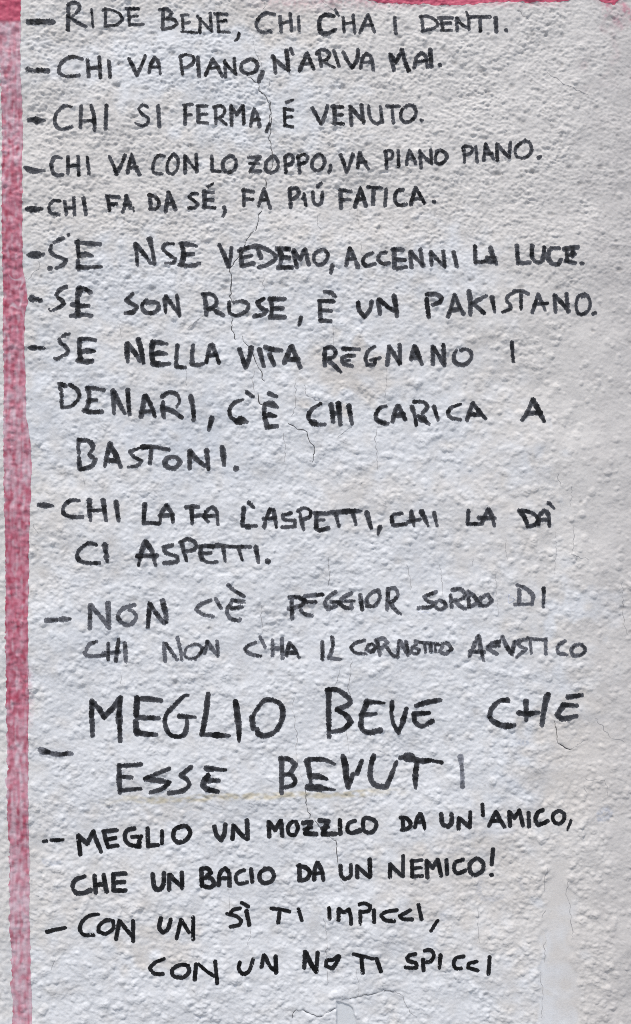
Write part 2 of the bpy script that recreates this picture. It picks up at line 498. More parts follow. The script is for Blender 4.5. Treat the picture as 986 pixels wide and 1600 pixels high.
dense = np.where(YY < 33, 0.55 + 0.2 * nA * 0.3, dense)
PINK = np.empty((TH, TW, 3), np.float32)
for c, (mid, deep, worn) in enumerate(zip((0.45, 0.165, 0.225), (0.33, 0.050, 0.090), (0.52, 0.38, 0.43))):
    v = mid + (deep - mid) * dense
    v = v + (worn - v) * np.clip(wear, 0, 1)
    PINK[..., c] = v
topb = (1 - sstep(30, 34, YY))
for c, g in enumerate((0.47, 0.065, 0.125)):
    PINK[..., c] += (g - PINK[..., c]) * topb * 0.85
PINK *= (1 + 0.03 * noise(3, 10, ay=0.3, seed=37))[..., None]
PINK = np.clip(PINK, 0.02, 0.8)
pink_mat = node_mat("pink_wall_paint", 0.62, 0.35, attr="pigment", bump=[(500, 0.00008, 3.0)])
def paint_part(name, label, x0, x1, y0, y1):
    xs, ys, d_ = stripe_mesh(x0, x1, y0, y1)
    p, lo, st = contour_mesh(d_, xs, ys)
    v = to_world(p[:, 0], p[:, 1], surf(p[:, 0], p[:, 1]) + 0.25)
    c = np.stack([sample(PINK[..., k], p[:, 0], p[:, 1]) for k in range(3)], -1)
    o = mesh_object(name, v, lo, st, None, pink_mat, wall, c)
    o["label"] = label
    return o
paint_part("painted_stripe", "worn pink stripe painted down the left edge of the wall", -38, 62, -38, 1637)
paint_part("painted_band", "thin red band painted along the top edge of the writing", 63, 1027, -38, 30)

# ------------------------------------------------------------------ hairline cracks (photo pixels)
crack_mat = node_mat("crack_grime", 0.95, 0.1, color=(0.07, 0.068, 0.07))
faint_mat = node_mat("crack_dust", 0.95, 0.1, color=(0.30, 0.295, 0.30))
for w0, P_, r in crack_lines:
    main_crack = w0 >= 1.0
    w0 *= 0.76 if main_crack else 0.7
    T = np.gradient(P_, axis=0); T /= np.linalg.norm(T, axis=1)[:, None] + 1e-9
    N = np.stack([-T[:, 1], T[:, 0]], -1)
    t = np.linspace(0, 1, len(P_))
    hw = 0.5 * w0 * (0.45 + 0.55 * np.sin(np.pi * np.clip(t, 0.02, 0.98)) ** 0.5) * np.clip(1 + 0.45 * np.convolve(r.standard_normal(len(P_)), np.ones(5) / 3, 'same')[:len(P_)] if len(P_) >= 5 else 1.0, 0.25, 1.8)
    A = P_ + N * hw[:, None]; B = P_ - N * hw[:, None]
    allp = np.concatenate([A, B]); m = len(P_)
    v = to_world(allp[:, 0], allp[:, 1], np.tile(surf(P_[:, 0], P_[:, 1]), 2) + (0.42 if main_crack else 0.16))
    i = np.arange(m - 1)
    q = np.stack([i, i + 1, m + i + 1, m + i], -1)
    mesh_object("hairline_crack", v, q.ravel(), np.arange(m - 1) * 4, None, crack_mat if main_crack else faint_mat, wall)

# ------------------------------------------------------------------ the handwriting
INK = """
S 0.45 0.05 0 0.0
D @0,0 28: 135,105,24 190,106,30 255,108,26; 10: 137,99 150,101
W RIDE 20: 332,25 328,145,22; 18: 330,26 355,17 380,24 384,45 362,72 340,88; 342,90 378,112 412,128; 12: 442,48 447,130; 16: 507,42 508,122; 15: 497,48 530,46 572,62 590,90 562,115 505,124; 16: 618,42 622,118; 607,40 665,40; 14: 622,78 660,75; 622,116 690,114
W BENE, 19: 785,45 782,138; 17: 768,45 802,42 826,60 815,80 790,88; 792,88 835,92 853,112 830,130 782,138; 15: 878,75 882,150; 872,72 905,68; 880,112 912,105; 14: 875,152 950,157; @300,0 16: 40,88 38,155; 25,75 60,112 95,148; 87,60 92,142; 16: 122,62 128,148; 108,62 168,66; 14: 125,100 165,95; 125,148 180,150; 16: 225,158 220,180 208,190
W CHI @300,0 18: 395,65 355,60 325,80 308,112 318,140 345,152 378,148; 423,75 430,150; 17: 472,62 480,148; 425,108 475,100; 16: 512,78 516,145
W C'HA @300,0 23: 682,78 650,70 620,85 612,120 622,155 650,162 690,145,18; 14: 690,45 705,75; 16: 728,85 732,155; 775,75 783,160; 730,120 775,110; 17: 808,160 830,110 848,72 862,110 878,158; 825,125 868,122
W I @600,0 19: 50,85 57,160
W DENTI. @600,0 17: 183,75 188,148; 175,78 215,75 250,95 258,120 225,140 185,150; 275,85 285,145; 19: 265,80 328,82; 278,112 320,108; 14: 275,145 325,145; 17: 350,85 352,145; 352,85 375,115 405,135; 398,52,14 408,90 410,140; 18: 415,78 510,80; 462,85 465,148; 21: 538,85 542,148; 20: 588,143 590,144
S 0.45 0.05 0 0.0
D @0,0 22: 135,335,24 158,340,18 180,340,26 205,340,20 230,343,24
W CHI @0,0 19: 395,285 350,275 305,295 285,330 290,355 320,370 380,365; 422,290 428,368; 478,275 484,375; 425,330 480,325; 525,295 532,372
W VA @0,0 20: 622,285 645,330 660,365; 18: 700,270,20 685,310 660,365; 718,352,14 728,310 745,278 762,300 772,355,14; 16: 725,325 768,322
W PIANO, @0,0 16: 870,285 880,360; 17: 868,275 900,265 932,278 930,305 905,325 875,330; @300,0 20: 28,280 35,368; 65,365 85,320 100,285 120,315 145,365; 17: 85,330 130,325; 158,290 162,370; 155,295 185,330 212,355; 203,280 208,355; 20: 275,285 245,300 235,325 250,348 285,352 312,330 312,300 285,283 268,287; 24: 340,345 332,365 322,390,20
W N'ARIVA @300,0 20: 395,275 402,350; 388,272,24 430,315 468,340; 24: 455,245 465,340,20; 17: 475,235,20 487,262,14; 20: 518,340 535,300 555,260 570,295 585,332; 17: 535,310 575,308; 18: 612,255 622,320; 600,260 612,245 640,242 665,262 650,288 620,298; 16: 635,298 660,315 685,328; 18: 682,245 708,322; 19: 728,255 750,300 770,328; 800,245 795,290 772,328; 18: 812,330 820,285 840,262 862,280 872,338; 16: 818,305 868,302
W MAI. @600,0 21: 30,265 48,335; 20: 32,265 58,300 85,245; 23: 85,240 100,290 118,335; 19: 146,324 158,275 180,255 203,275 209,322; 16: 155,298 205,292; 23: 222,240 228,318; 20: 267,313 269,314
S 0.45 0.05 0 0.0
D @0,160 20: 135,78,22 158,78,28 172,80,38 190,82,26 212,82,14
W CHI @0,160 18: 345,22,14 310,18 275,45 262,80 272,115 300,130 348,118; 19: 392,20 388,120; 440,20 455,70 458,135; 17: 390,92 455,92; 20: 515,20 510,130
W SI @0,160 15: 712,25 690,14 672,38 690,65 715,80 712,105 685,118 655,105,10; 20: 762,20 768,118
W FERMA, @0,160 19: 892,15 892,105; 16: 885,15 925,8; 895,62 922,60; @300,160 21: 30,20 32,95; 16: 25,18 72,15; 32,58 70,55; 28,95 75,100; 17: 112,20 115,100; 105,20 140,15 158,35 145,65 118,75; 16: 130,75 165,105; 19: 188,15 190,105; 190,20 215,55 245,15; 18: 245,20 250,100; 282,112 292,60 300,30 315,60 325,112; 20: 288,82 322,80; 18: 372,105 358,140
W É @300,160 18: 455,2 485,-11,14; 17: 445,30 448,110; 16: 445,32 485,38; 450,72 480,70; 445,112 485,118
W VENUTO. @300,160 20: 580,30 605,75 620,105; 652,20 640,65 622,105; 21: 685,20 688,105; 19: 675,22 725,25; 18: 688,65 722,62; 680,102 728,105; 20: 762,22 768,112; 765,25 795,60 825,95; 815,15 825,100; 17: 850,20 855,65 872,95 895,103 912,85 908,20; 12: 912,60 920,98; @600,160 17: 12,18 72,18; 38,20 45,100; 17: 115,15 85,40 82,75 105,95 140,80 155,45 140,18 110,15; 18: 180,85 182,86
S 0.42 0.05 0 0.0
D @0,160 20: 122,312,20 140,322,30 165,328,32 190,328,22 213,328,14
W CHI @0,160 19: 295,268,14 265,262 250,290 252,330 270,350 302,350; 12: 242,298 248,322; 18: 328,262 328,342; 378,262 380,350; 17: 330,308 380,305; 422,268 430,348
W VA @0,160 19: 528,262 550,310 562,345; 602,255 585,300 562,345; 615,340 622,300 635,255 650,305 672,348; 18: 625,315 660,312
W CON @0,160 17: 792,260 760,262 738,300 742,338 780,345; 832,255 808,290 808,335 830,348 855,320 858,275 838,252 826,262; 19: 892,265 892,340; 892,262 920,300 950,330; 945,255 948,335
W LO @300,160 18: 95,258 98,330; 16: 98,328 135,332; 19: 180,258 152,280 150,318 175,335 205,320 212,280 190,255 175,258
W ZOPPO, @300,160 18: 272,262 328,260 305,285 280,330 330,328; 15: 275,290 320,292; 18: 385,262 358,285 355,320 378,335 408,322 414,285 395,258 378,264; 448,260 452,335; 445,262 470,250 488,268 478,292 452,300; 512,255 518,335; 508,265 535,250 558,262 550,285 520,295; 605,255 580,280 580,315 605,328 632,310 638,278 620,252 600,258; 18: 668,305 665,325 657,338,14
W VA @300,160 19: 715,255 735,305 742,335; 775,252 760,300 745,335; 17: 798,315 802,275 808,245 825,280 848,322; 18: 800,290 835,288
W PIANO @600,160 18: 8,240 12,318; 5,240 30,235 42,250 35,272 12,280; 68,235 70,308; 17: 108,302 112,265 122,232 138,262 152,295; 16: 112,275 145,272; 18: 172,235 178,315; 172,240 200,270 230,295; 225,230 228,292; 262,232 248,260 250,290 275,295 298,275 300,250 275,232 255,235
W PIANO. @600,160 15: 385,225 388,288; 16: 380,235 382,215 410,212 428,225 415,245 388,255; 442,215 450,285; 19: 480,275 485,240 490,200 505,235 528,270; 485,248 518,245; 18: 542,205 545,280; 545,200 575,240 602,265; 608,195 602,260; 17: 670,190 638,215 632,250 660,270 695,258 710,225 695,190 665,192; 10: 680,178 684,188; 22: 743,268 749,264
S 0.42 0.05 0 0.0
D @0,160 20: 128,512,18 145,513,28 162,512,34 180,512,26 203,511,12
W CHI @0,160 19: 288,475 255,475 238,500 242,530 285,540; 18: 312,478 320,540; 355,460 360,542; 17: 315,510 358,505; 20: 402,462 415,540
W FA @0,160 20: 520,455 528,520; 515,455 572,458; 528,492 562,492; 592,530 605,490 608,452; 608,452 622,480 630,510; 600,495 625,493; 11: 642,508 645,525
W DA @0,160 19: 722,445 728,515; 718,448 750,458 768,490 755,512 722,515; 21: 798,525 805,480 812,435 830,475 845,515; 805,490 835,488
W SÉ, @0,160 17: 950,440 925,440 912,458 935,475 952,490 938,508 910,508; @300,160 23: 60,430 62,505; 17: 55,432 102,435; 19: 62,470 100,470; 16: 55,505 110,508; 78,408 102,392,12; 20: 155,505,24 160,525 148,548,14
W FA @300,160 18: 248,415 250,495; 19: 245,420 295,428; 250,462 290,465; 320,495 335,450 345,415 360,455 375,505; 18: 332,468 362,465
W PIÚ @300,160 20: 470,415 475,502; 470,415 500,412 515,432 500,455 475,465; 18: 540,440 548,495; 14: 532,462 540,442; 18: 582,430 585,475 600,492 622,480 628,430; 605,402,20 625,385,14
W FATICA. @300,160 21: 715,420 718,505; 18: 712,420 765,425; 718,465 760,465; 21: 785,498 798,455 812,412 825,455 838,495; 798,465 828,462; 16: 845,405 910,412; 21: 875,412 872,488; 19: 935,418 930,495; @600,160 19: 90,422 65,425 52,455 60,485 80,495 105,490; 130,490 140,450 152,412 175,450 195,485; 18: 142,465 180,462; 20: 240,477 242,478
S 0.5 0.05 0.11 0.25
D @0,360 14: 133,118,12 150,117,26 168,117,34 185,116,28 192,115,16 207,114,18
W SE @0,360 18: 305,38,18 292,43,24 262,60,12; 248,72,14 243,95,20 258,118,20 300,135,16 320,145,22 305,165,18 270,182,13; 238,183,22 244,182,22; 15: 329,22 331,24; 24: 375,55,26 377,90,20 382,128,20; 378,150,22 380,185,24; 20: 368,58 395,62 440,66 482,68; 22: 385,125,18 412,116,28 445,124,18; 20: 375,180 430,180 452,178,14; 455,178,18 490,177,14
W NSE @0,360 20: 655,70,26 660,120,18 662,168,16; 655,70,24 695,115,18 725,158,16; 722,45,26 735,100,18 745,162,18; 17: 835,65,12 800,65 785,88 815,118 845,138 835,158 798,158,12; 24: 875,65,22 885,115 875,165,26; 19: 870,62 910,68,22 945,75,14; 880,118 930,115; 865,165 915,172 962,160,16
W VEDEMO, @300,360 20: 132,70,18 158,125,20 175,172,20; 190,85,16 185,130,18 175,172,20; 22: 238,95,22 235,125,18 240,165,24; 18: 225,98 238,92,28; 250,92 265,86,20; 235,130 285,120; 22: 240,168 295,158; 20: 262,82 310,75,24 360,92 405,122 395,145 355,168 322,175; 22: 318,92 332,130; 24: 418,90 430,125 425,165,18; 410,88 468,92,20; 20: 430,130 468,135,22; 22: 415,180 480,180; 20: 488,105 505,178; 490,100 520,140 545,95; 545,95 562,165; 18: 625,95 592,115 588,148 610,168 640,155 655,120 635,95 610,100; 22: 675,172,24 668,205,16
W ACCENNI @300,360 21: 742,170 752,125 760,88 778,125 798,175; 18: 750,140 785,138; 18: 868,110 835,125 822,150 840,172 880,162; 19: 932,108 905,115 898,145 920,162 948,160; @600,360 23: 48,95 50,180; 20: 40,95 90,95; 55,142 100,145; 19: 60,185 105,178; 20: 125,110 132,178; 128,105 158,140 190,170; 175,95 185,170; 19: 225,105 228,165; 228,110 260,145 285,170; 285,100 292,175; 20: 335,105 350,172
W LA @600,360 19: 438,75 440,155; 18: 440,155 480,152; 22: 512,85 520,115 540,160; 20: 495,132 530,130; 22: 490,148 530,152
W LUCE. @600,360 20: 638,75 645,158; 645,158,18 700,156; 20: 712,75 712,125 735,155 762,145 770,85; 840,88 800,92 788,130 805,160 835,165 848,145; 19: 875,90 880,150; 23: 865,92 930,82; 21: 880,122 915,115; 18: 870,150 917,158; 905,90 905,128; 18: 948,161 954,160
S 0.48 0.05 0.11 0.28
D @0,360 34: 154,327 156,328; 12: 160,330 175,333; 22: 177,332 181,333; 12: 182,334 190,335; 19: 191,337 198,336
W SE @0,360 20: 318,272,22 290,285,20 270,310,20 285,328 305,345,24 300,362,20 258,385,12; 9: 234,378 237,379; 8: 244,388 247,389; 26: 385,282,32 374,325,24 375,370,26 376,405,24; 20: 375,285 402,280 435,298; 24: 350,357 385,362 427,362,18; 22: 342,412,16 370,408,28 400,406,20 440,410,20
W SON @0,360 20: 640,305,16 608,335 640,355 660,368 640,392 602,398; 19: 705,335 685,360 695,390 730,398 762,378 758,350 725,345 705,350; 26: 795,330,28 796,365,20 798,395,16; 800,320,22 830,360,20 865,408,18; 17: 852,315 865,410
W ROSE, @300,360 21: 60,310 68,360 70,405; 19: 55,310 95,308 118,335 110,365 80,380; 21: 95,375,16 125,395 150,408,18; 17: 178,345,22 182,395 218,408 262,385 270,355 240,340 200,345; 21: 345,328 315,345 330,370 358,385 340,405 300,412; 378,330 385,372 380,410; 24: 375,330 445,330,20; 21: 385,375 435,375; 28: 378,415 445,418,22; 18: 525,422,20 515,455,14
W È @300,360 21: 638,295,16 670,302 690,318,14; 20: 615,340 618,425; 19: 612,340 682,342; 18: 620,385 670,388; 22: 618,435 668,438,16
W UN @300,360 21: 800,350 805,385 830,415 855,385 865,345; 895,340 905,400; 900,335 930,360 955,378; 22: 972,318,24 982,370 985,412,18; 24: 962,380 985,390
W PAKISTANO. @600,360 21: 205,330 215,415; 19: 205,308 250,308 278,325 268,345 235,358; 308,415 325,365 338,310 358,355 382,402; 23: 325,385 365,378; 408,295,20 415,345 415,405,18; 19: 415,355 455,335 492,315,14; 20: 425,350 455,375 480,398; 518,325,26 525,355,18 532,395,12; 16: 652,290 605,310 588,335 605,362 605,380 570,395; 19: 620,292,12 660,292 692,306,14; 658,300 658,380,14; 17: 712,395 728,350 742,308 758,345 775,385,13; 16: 725,355 785,352; 18: 820,318 825,392; 20: 820,315 855,350 888,388; 19: 878,305 885,390; 16: 965,305 935,320 925,360 935,398 965,400 990,375 992,335 975,312 955,320; 19: 1010,399 1018,395
S 0.48 0.05 0.11 0.28
D @0,360 24: 145,563,22 168,564,26; 12: 168,565 186,566; 19: 188,566 212,566,14
W SE @0,360 20: 335,500,14 315,504,20 300,512,14; 288,525,20 292,540,20 305,552,14; 312,555,20 328,578,22 318,596,16 300,604,12; 296,608,16 275,618,16 262,614,10; 24: 385,525 382,570 388,620,26; 20: 385,525 420,522 458,528,16; 385,590 412,580,28 455,582,14; 380,627,26 415,632,26 447,630,18
W NELLA @0,360 23: 612,545 612,590 616,632,15; 615,545 650,590 675,628,18; 665,525,26 680,575,24 692,638,18; 24: 735,540 730,590 738,635; 22: 735,537 765,540 805,547,12; 735,597,20 765,590,26 802,594,14; 28: 735,640 770,645 815,642,20; 21: 855,555 850,600,18 850,655; 18: 850,658 890,660; 19: 930,555 925,600,17 926,640,24; 925,645 960,648 980,642,14; @300,540 19: 70,82 78,40,22 92,0,24; 98,0,24 115,40,20 130,82; 17: 80,50 118,45
W VITA @300,540 23: 230,20 245,65 258,102; 21: 285,10,24 275,60 258,102; 23: 325,20,26 345,98,18; 25: 355,8 385,18 430,22,18; 375,45 395,90,20; 23: 445,80 460,45 475,8; 480,5 500,50 522,105,18; 24: 470,67 510,64
W REGNANO @300,540 23: 640,15 638,55 640,95; 21: 640,15 670,8 692,30 680,55 645,65; 23: 660,75 690,100 715,125,18; 21: 730,15 805,18,15; 18: 780,48 745,50 722,62 730,88 770,98; 14: 735,76 758,70; 17: 880,5,13 850,25 835,60 845,95,20 875,92 885,65,13; 15: 858,70 905,60; @600,540 21: 25,10 20,50 15,92; 25,5 50,45 75,85; 75,-2 78,80,17; 23: 130,65 140,25 148,5; 148,5 165,45 182,90,16; 135,57 170,57; 20: 235,5 236,88; 238,10 265,50 290,88; 285,-2 292,92; 17: 372,22 395,16 420,32 418,65 385,90,20 345,80,20 338,45,20 350,20,12
W I @600,540 18: 615,-14,22 618,30 623,76,14
W DENARI, @0,540 22: 285,183,20 300,188,26 318,195,20; 14: 288,205,20 298,220,16; 17: 296,233,20 298,244,18; 16: 297,262,18 298,295; 338,190,20 375,215,18 380,250 345,290 300,298; 22: 425,205,24 430,260,18 415,310; 420,205 450,205 500,215,16; 22: 425,265 465,262,16; 405,312 440,320 488,318; 24: 545,220,28 548,325,16; 550,230,26 578,285 600,325,16; 22: 615,215,24 622,330,18; 21: 678,340 690,285,24 700,245,24; 705,245,24 728,290 745,340,17; 19: 675,320 735,315; 785,270,16 782,300,24 788,345,17; 780,245,20 815,225,22 850,235 865,265,14 850,295,12; 21: 785,300 830,315 875,345,20; 22: 918,245 930,300 932,355,20; @300,540 24: 95,350,26 80,405,16
W C'È @300,540 18: 245,260,14 205,275 182,305 185,340 210,362; 30: 215,368,20 235,360,36 265,368,14; 24: 265,225,22 292,245,18; 22: 372,230,24 408,245,16; 20: 350,280 348,330 360,385,24; 22: 350,282 380,280,28 412,296,14; 372,333,26 402,340,16; 24: 360,392 408,388,20
W CHI @300,540 20: 620,280,16 580,305 560,340 575,370 600,380 640,378,16; 32: 582,370 590,374; 25: 670,285 680,365,20; 705,280,28 715,380,18; 24: 675,325 710,325; 22: 755,290,26 770,375,16
W CARICA @300,540 19: 935,290,13 905,300 885,335 900,365 945,375; 24: 902,366 928,374; @600,540 20: 42,365 52,320 65,290; 22: 70,290 88,325 102,355,16; 28: 58,335 92,332; 18: 135,295,20 148,340 155,382; 19: 145,270 190,272 208,295 185,325; 21: 165,340 195,360 215,378,15; 36: 182,352 190,353; 21: 240,295,22 260,358,14; 17: 368,282,13 325,298 308,325 325,348 368,355; 20: 402,355 415,315 430,275; 430,278 460,315 490,350,16; 415,330 470,332
W A @600,540 20: 665,358,16 690,320 715,265; 26: 718,262 742,308 770,365,16; 22: 685,328 755,322
W BASTONI. @0,540 20: 380,455,24 376,490 380,515,18; 380,538,18 382,590,24; 21: 385,455,22 430,460 448,490 430,520,14; 430,527,18 460,548 440,580 390,595; 22: 505,580,18 515,530 530,475,26; 530,480,26 560,530 582,582,18; 24: 515,552 570,556; 17: 665,495,12 625,510 645,535 682,555 660,578 615,585,10; 21: 685,488,24 740,488 812,500,16; 22: 728,495 722,568,18; 21: 795,555,24 800,580 840,590 868,560 850,538,16 815,538,18 795,550; 22: 915,510,28 912,590,18; 920,518,26 950,550 985,578,22; 23: 994,505,26 1004,595,18; @300,540 24: 145,490,22 150,520,30 152,540,24 155,575,16; 27: 212,591 214,592
S 0.48 0.05 0.06 0.25
D @0,740 20: 187,150,18 212,152,28 235,154,24 256,156,12
W CHI @0,740 19: 382,130,15 345,128 310,155 308,190 345,208 398,208; 22: 432,130,26 432,175 438,225,16; 23: 498,130,26 512,225,16; 17: 432,178 505,175; 24: 560,138,26 572,225,18
W LA @0,740 21: 698,148,24 692,235,18; 18: 692,238 735,238 765,240; 20: 772,235,14 775,195 798,155,22; 800,155,22 825,190 832,232,15; 22: 770,202 830,200
W FA @0,740 21: 895,162 930,158 955,162,15; 22: 922,165,24 925,240,16; 18: 925,205 975,200; @300,740 19: 78,232,15 57,207 72,178 95,160 118,180 125,245,15; 18: 62,206 118,202
W L'ASPETTI, @300,740 20: 250,165,22 242,248,20; 18: 242,250 310,252,14; 27: 266,255 272,255; 20: 275,140,22 297,162,16; 348,255,22 358,215,18 375,175; 392,178 400,215 406,258,12; 375,172 392,176; 19: 345,217 400,214; 18: 475,190 438,200 445,222 495,225 495,255 435,258; 17: 520,190,13 528,230,20 538,270,12; 510,180 540,165 570,180 565,208 530,222; 22: 600,190 598,255; 20: 590,190 650,192; 14: 600,225 635,222; 20: 595,262 615,272 655,262; 19: 658,187 695,186,24 715,184,20 740,182,26 775,180,24 815,180,12; 20: 692,195 708,255,13; 22: 775,190 790,245,14; 24: 842,188 852,225 862,262,14; 22: 905,258,24 895,292,13
W CHI @600,740 19: 85,192 42,198 38,225 50,248 105,242; 22: 130,180,16 135,215,28 145,252,11; 20: 120,230 175,220,14; 22: 180,185,26 200,225,18 212,252,10; 20: 240,190,20 255,250,12
W LA @600,740 18: 405,178 402,240; 17: 402,242 462,242; 20: 470,238 480,210 500,175; 502,175,22 520,210 530,250,14; 455,213 530,214
W DÀ @600,740 22: 650,178,22 672,205,24 690,250,17; 19: 655,178,22 700,185 735,210 725,245 690,255; 20: 742,245 745,205 770,178 790,195 795,252,14; 742,222 792,222; 18: 792,142,20 820,168,10
W CI @0,740 19: 465,342,18 430,335 395,355 372,385 380,415 420,430 480,430,16; 27: 508,345,30 512,380,18; 26: 514,398,28 518,425,13
W ASPETTI. @0,740 22: 668,440,15 680,385 700,330,26; 24: 705,330,26 735,380 750,440,15; 22: 662,397 755,394; 18: 830,345 788,355 800,380 855,400 850,425 790,430; 19: 875,330 885,375 898,418,13; 868,330 905,315 942,335 935,365 885,375; @300,740 21: 45,352 40,385 50,412; 20: 35,352 75,347 100,352; 17: 45,384 90,382; 50,412 80,428 118,425,20; 19: 100,350 125,345,24 150,348 200,352 280,352; 22: 150,355 160,420,13; 20: 225,360 242,415,13; 25: 308,355 320,425,17; 26: 364,421 366,422
S 0.75 0.07 0.2 0.4
D @0,900 20: 228,212,22 255,211,22; 14: 255,211 275,210,20; 22: 296,208,26 315,206,24 340,206,12
W NON @0,900 20: 435,140 432,250; 440,140,22 480,190 520,240; 23: 520,132,26 525,248,20; 19: 645,140 595,155 568,190 590,228 625,235 655,200 640,170,15 620,165,12; 21: 720,135,23 712,245,19; 20: 722,135 752,180 790,228; 21: 782,118,23 795,165,26 802,225,15
W C'È @300,880 18: 90,178 40,200 20,222 50,245 100,255; 17: 115,172 140,215; 18: 175,105 205,132 250,158; 19: 190,190,17 168,225 180,260 215,275 232,270; 20: 195,178 250,185; 190,217,18 238,210
W PEGGIOR @300,880 20: 480,185 482,265; 18: 470,165 510,165 545,180 525,205 465,218; 19: 545,158 628,152; 18: 540,188 595,188; 535,190 520,215 540,245 578,252; 18: 690,140 655,165 640,195 655,220,22 695,205; 16: 670,187 720,188; 19: 768,145,16 730,165 708,195 740,215 772,215; 15: 738,184 780,182; 16: 770,184 766,214; 20: 810,155 820,222; 17: 842,170 845,205,20 880,205 905,165 895,130 862,145 842,172; @600,880 20: 20,125 15,220; 18: 20,125 50,120 68,148 50,178 25,188; 20: 30,190 55,225 80,245,15
W SORDO @600,880 17: 250,138 195,160 205,180 240,190 225,210 165,215; 252,186 242,206 268,222 298,208 290,188 268,180; 320,155 325,210; 18: 330,128 370,125 392,150 375,172 335,180; 340,180 365,205 388,220; 405,135 408,210; 405,138 435,160 450,190 415,208; 465,165 460,200 490,205 518,180 500,150 470,165
W DI @600,880 19: 650,130 650,195; 640,105 680,120 715,155 712,195; 13: 628,198 712,196; 18: 768,120 766,210,14
G @600,880 3: 600,150 598,195 630,175 600,150
G @600,880 3: 165,233 215,236
W CHI @0,900 16: 465,315 430,330 408,370 430,385 505,382; 520,325 520,402; 19: 570,308 555,408; 500,372 570,368; 600,325 605,410
W NON @0,900 18: 790,325 795,408; 800,325,14 830,370 855,402; 855,298,18 868,350,16 875,402,12; 12: 940,325 900,345 890,380 915,398 955,385 975,355 955,328 930,330; 15: 980,345 940,402,10; @300,880 16: 62,435,12 75,378,20; 75,378,20 100,415,17 122,442,14; 122,375,17 125,445
W C'HA @300,880 15: 305,382 265,400 258,420 290,440 332,447; 328,355 352,405; 16: 388,372 388,445; 18: 432,365 435,458; 20: 388,412 432,410; 18: 455,445 465,400 470,385; 470,385 495,415 515,455,14; 20: 450,432 500,432
W IL @300,880 18: 628,380 628,462; 675,358 678,400,16 660,450; 660,455 712,462,14
W CORNETTO @300,880 16: 830,372 785,385 765,405 785,430 835,435; 17: 852,392 838,415 862,426 884,408 872,390 852,392; 890,370,19 905,440; 18: 885,370 920,362 940,380 915,405; @600,880 17: 10,400 40,440 65,450; 18: 72,372 65,440,14; 78,375 115,440; 105,378 120,435,14; 14: 155,390 135,405 135,428 160,434 170,415 150,408; 17: 150,375 200,382 265,390; 13: 195,390 200,425; 18: 222,385 225,425; 12: 245,395 248,425; 17: 280,395 268,425 295,435 325,412 305,385 275,390
W ACUSTICO @600,880 18: 410,445 430,400 450,352; 20: 455,350 465,410 480,470,13; 415,422 480,427; 18: 555,375 515,385 498,410 540,435; 500,400 550,395; 20: 570,355 590,400 615,435; 630,380 615,435; 17: 690,365 648,375 655,400 685,412 640,450; 15: 690,362 780,370; 13: 705,375 708,432; 16: 778,365 778,435; 15: 870,375 838,395 838,430 878,440; 17: 920,395 902,420 910,445 950,440 968,415 950,392 920,395
S 0.38 0.04 0.1 0.55
D @0,1060 24: 195,343,24 212,350,32 230,353,24; 228,353,18 260,362,22 275,365,26 300,365,18 325,360,24 345,362,18
W MEGLIO @0,1060 23: 442,115 440,180; 442,195,24 445,275,18; 24: 442,112 475,145 500,185 545,140 575,95,20; 24: 578,95 572,180,20; 32: 572,185 573,208; 20: 575,205 578,300; 26: 660,95 655,175; 652,210 660,265; 25: 660,100 710,98 775,107,20; 24: 660,185 700,190 765,192,16; 25: 655,255 690,265 755,270,16; 19: 905,82,10 882,88 840,130 800,175,20 795,220 820,270 860,280 890,265,22 900,220 898,190,15; 20: 865,182,24 940,187,12; @300,1060 23: 78,75 65,180 48,268; 20: 50,270 95,270 110,272,28 178,275,15; 27: 210,112 222,185; 27: 215,170 225,220,26 227,298,16; 21: 320,135,16 350,105 390,105 430,130 435,190 400,255 350,275 318,262 315,245; 18: 322,136 303,162 292,188; 22: 290,185,26 295,240,22
W BEVE @300,1060 25: 658,55,28 658,165,23 660,280,18; 21: 650,55 700,55 755,95 755,125 700,150; 22: 700,152 745,180 765,210 730,245 675,258,16; 24: 845,115 820,175 815,235 850,260 905,250; 21: 840,112,26 925,118,11; 24: 815,175 885,172,14; @600,1060 20: 38,115,22 38,150; 17: 35,160 45,215 70,262; 21: 108,145,18 90,210,24 70,262,16; 24: 155,130,22 200,115 270,102,18; 25: 145,170 215,165,18; 22: 145,175 150,210 185,230 232,205
W CHE @600,1060 21: 595,105 555,110 515,150 508,185; 24: 510,190,20 535,212 580,228,28 628,225,14; 25: 683,110,26 685,200,17; 23: 650,165 690,170 745,165,18; 26: 790,80,24 782,100,32 772,150,25 762,225,18; 24: 888,90 953,82,18; 25: 865,130 835,175 860,195 928,183,18; 22: 865,128 930,132,16
W ESSE @0,1060 20: 575,420 575,480,24 578,548; 19: 575,418 625,418 680,412; 17: 580,470 635,475; 20: 580,538 678,530,14; 17: 815,432 760,455 700,480; 21: 700,482 770,490 815,500 780,530 725,548,16; 20: 920,425 870,465 905,490 910,515 875,540 815,550; @300,1060 28: 72,432 95,434; 20: 95,434 162,438,15; 25: 78,465 60,490 55,515 80,532 125,542,18; 20: 75,488,26 130,490,16
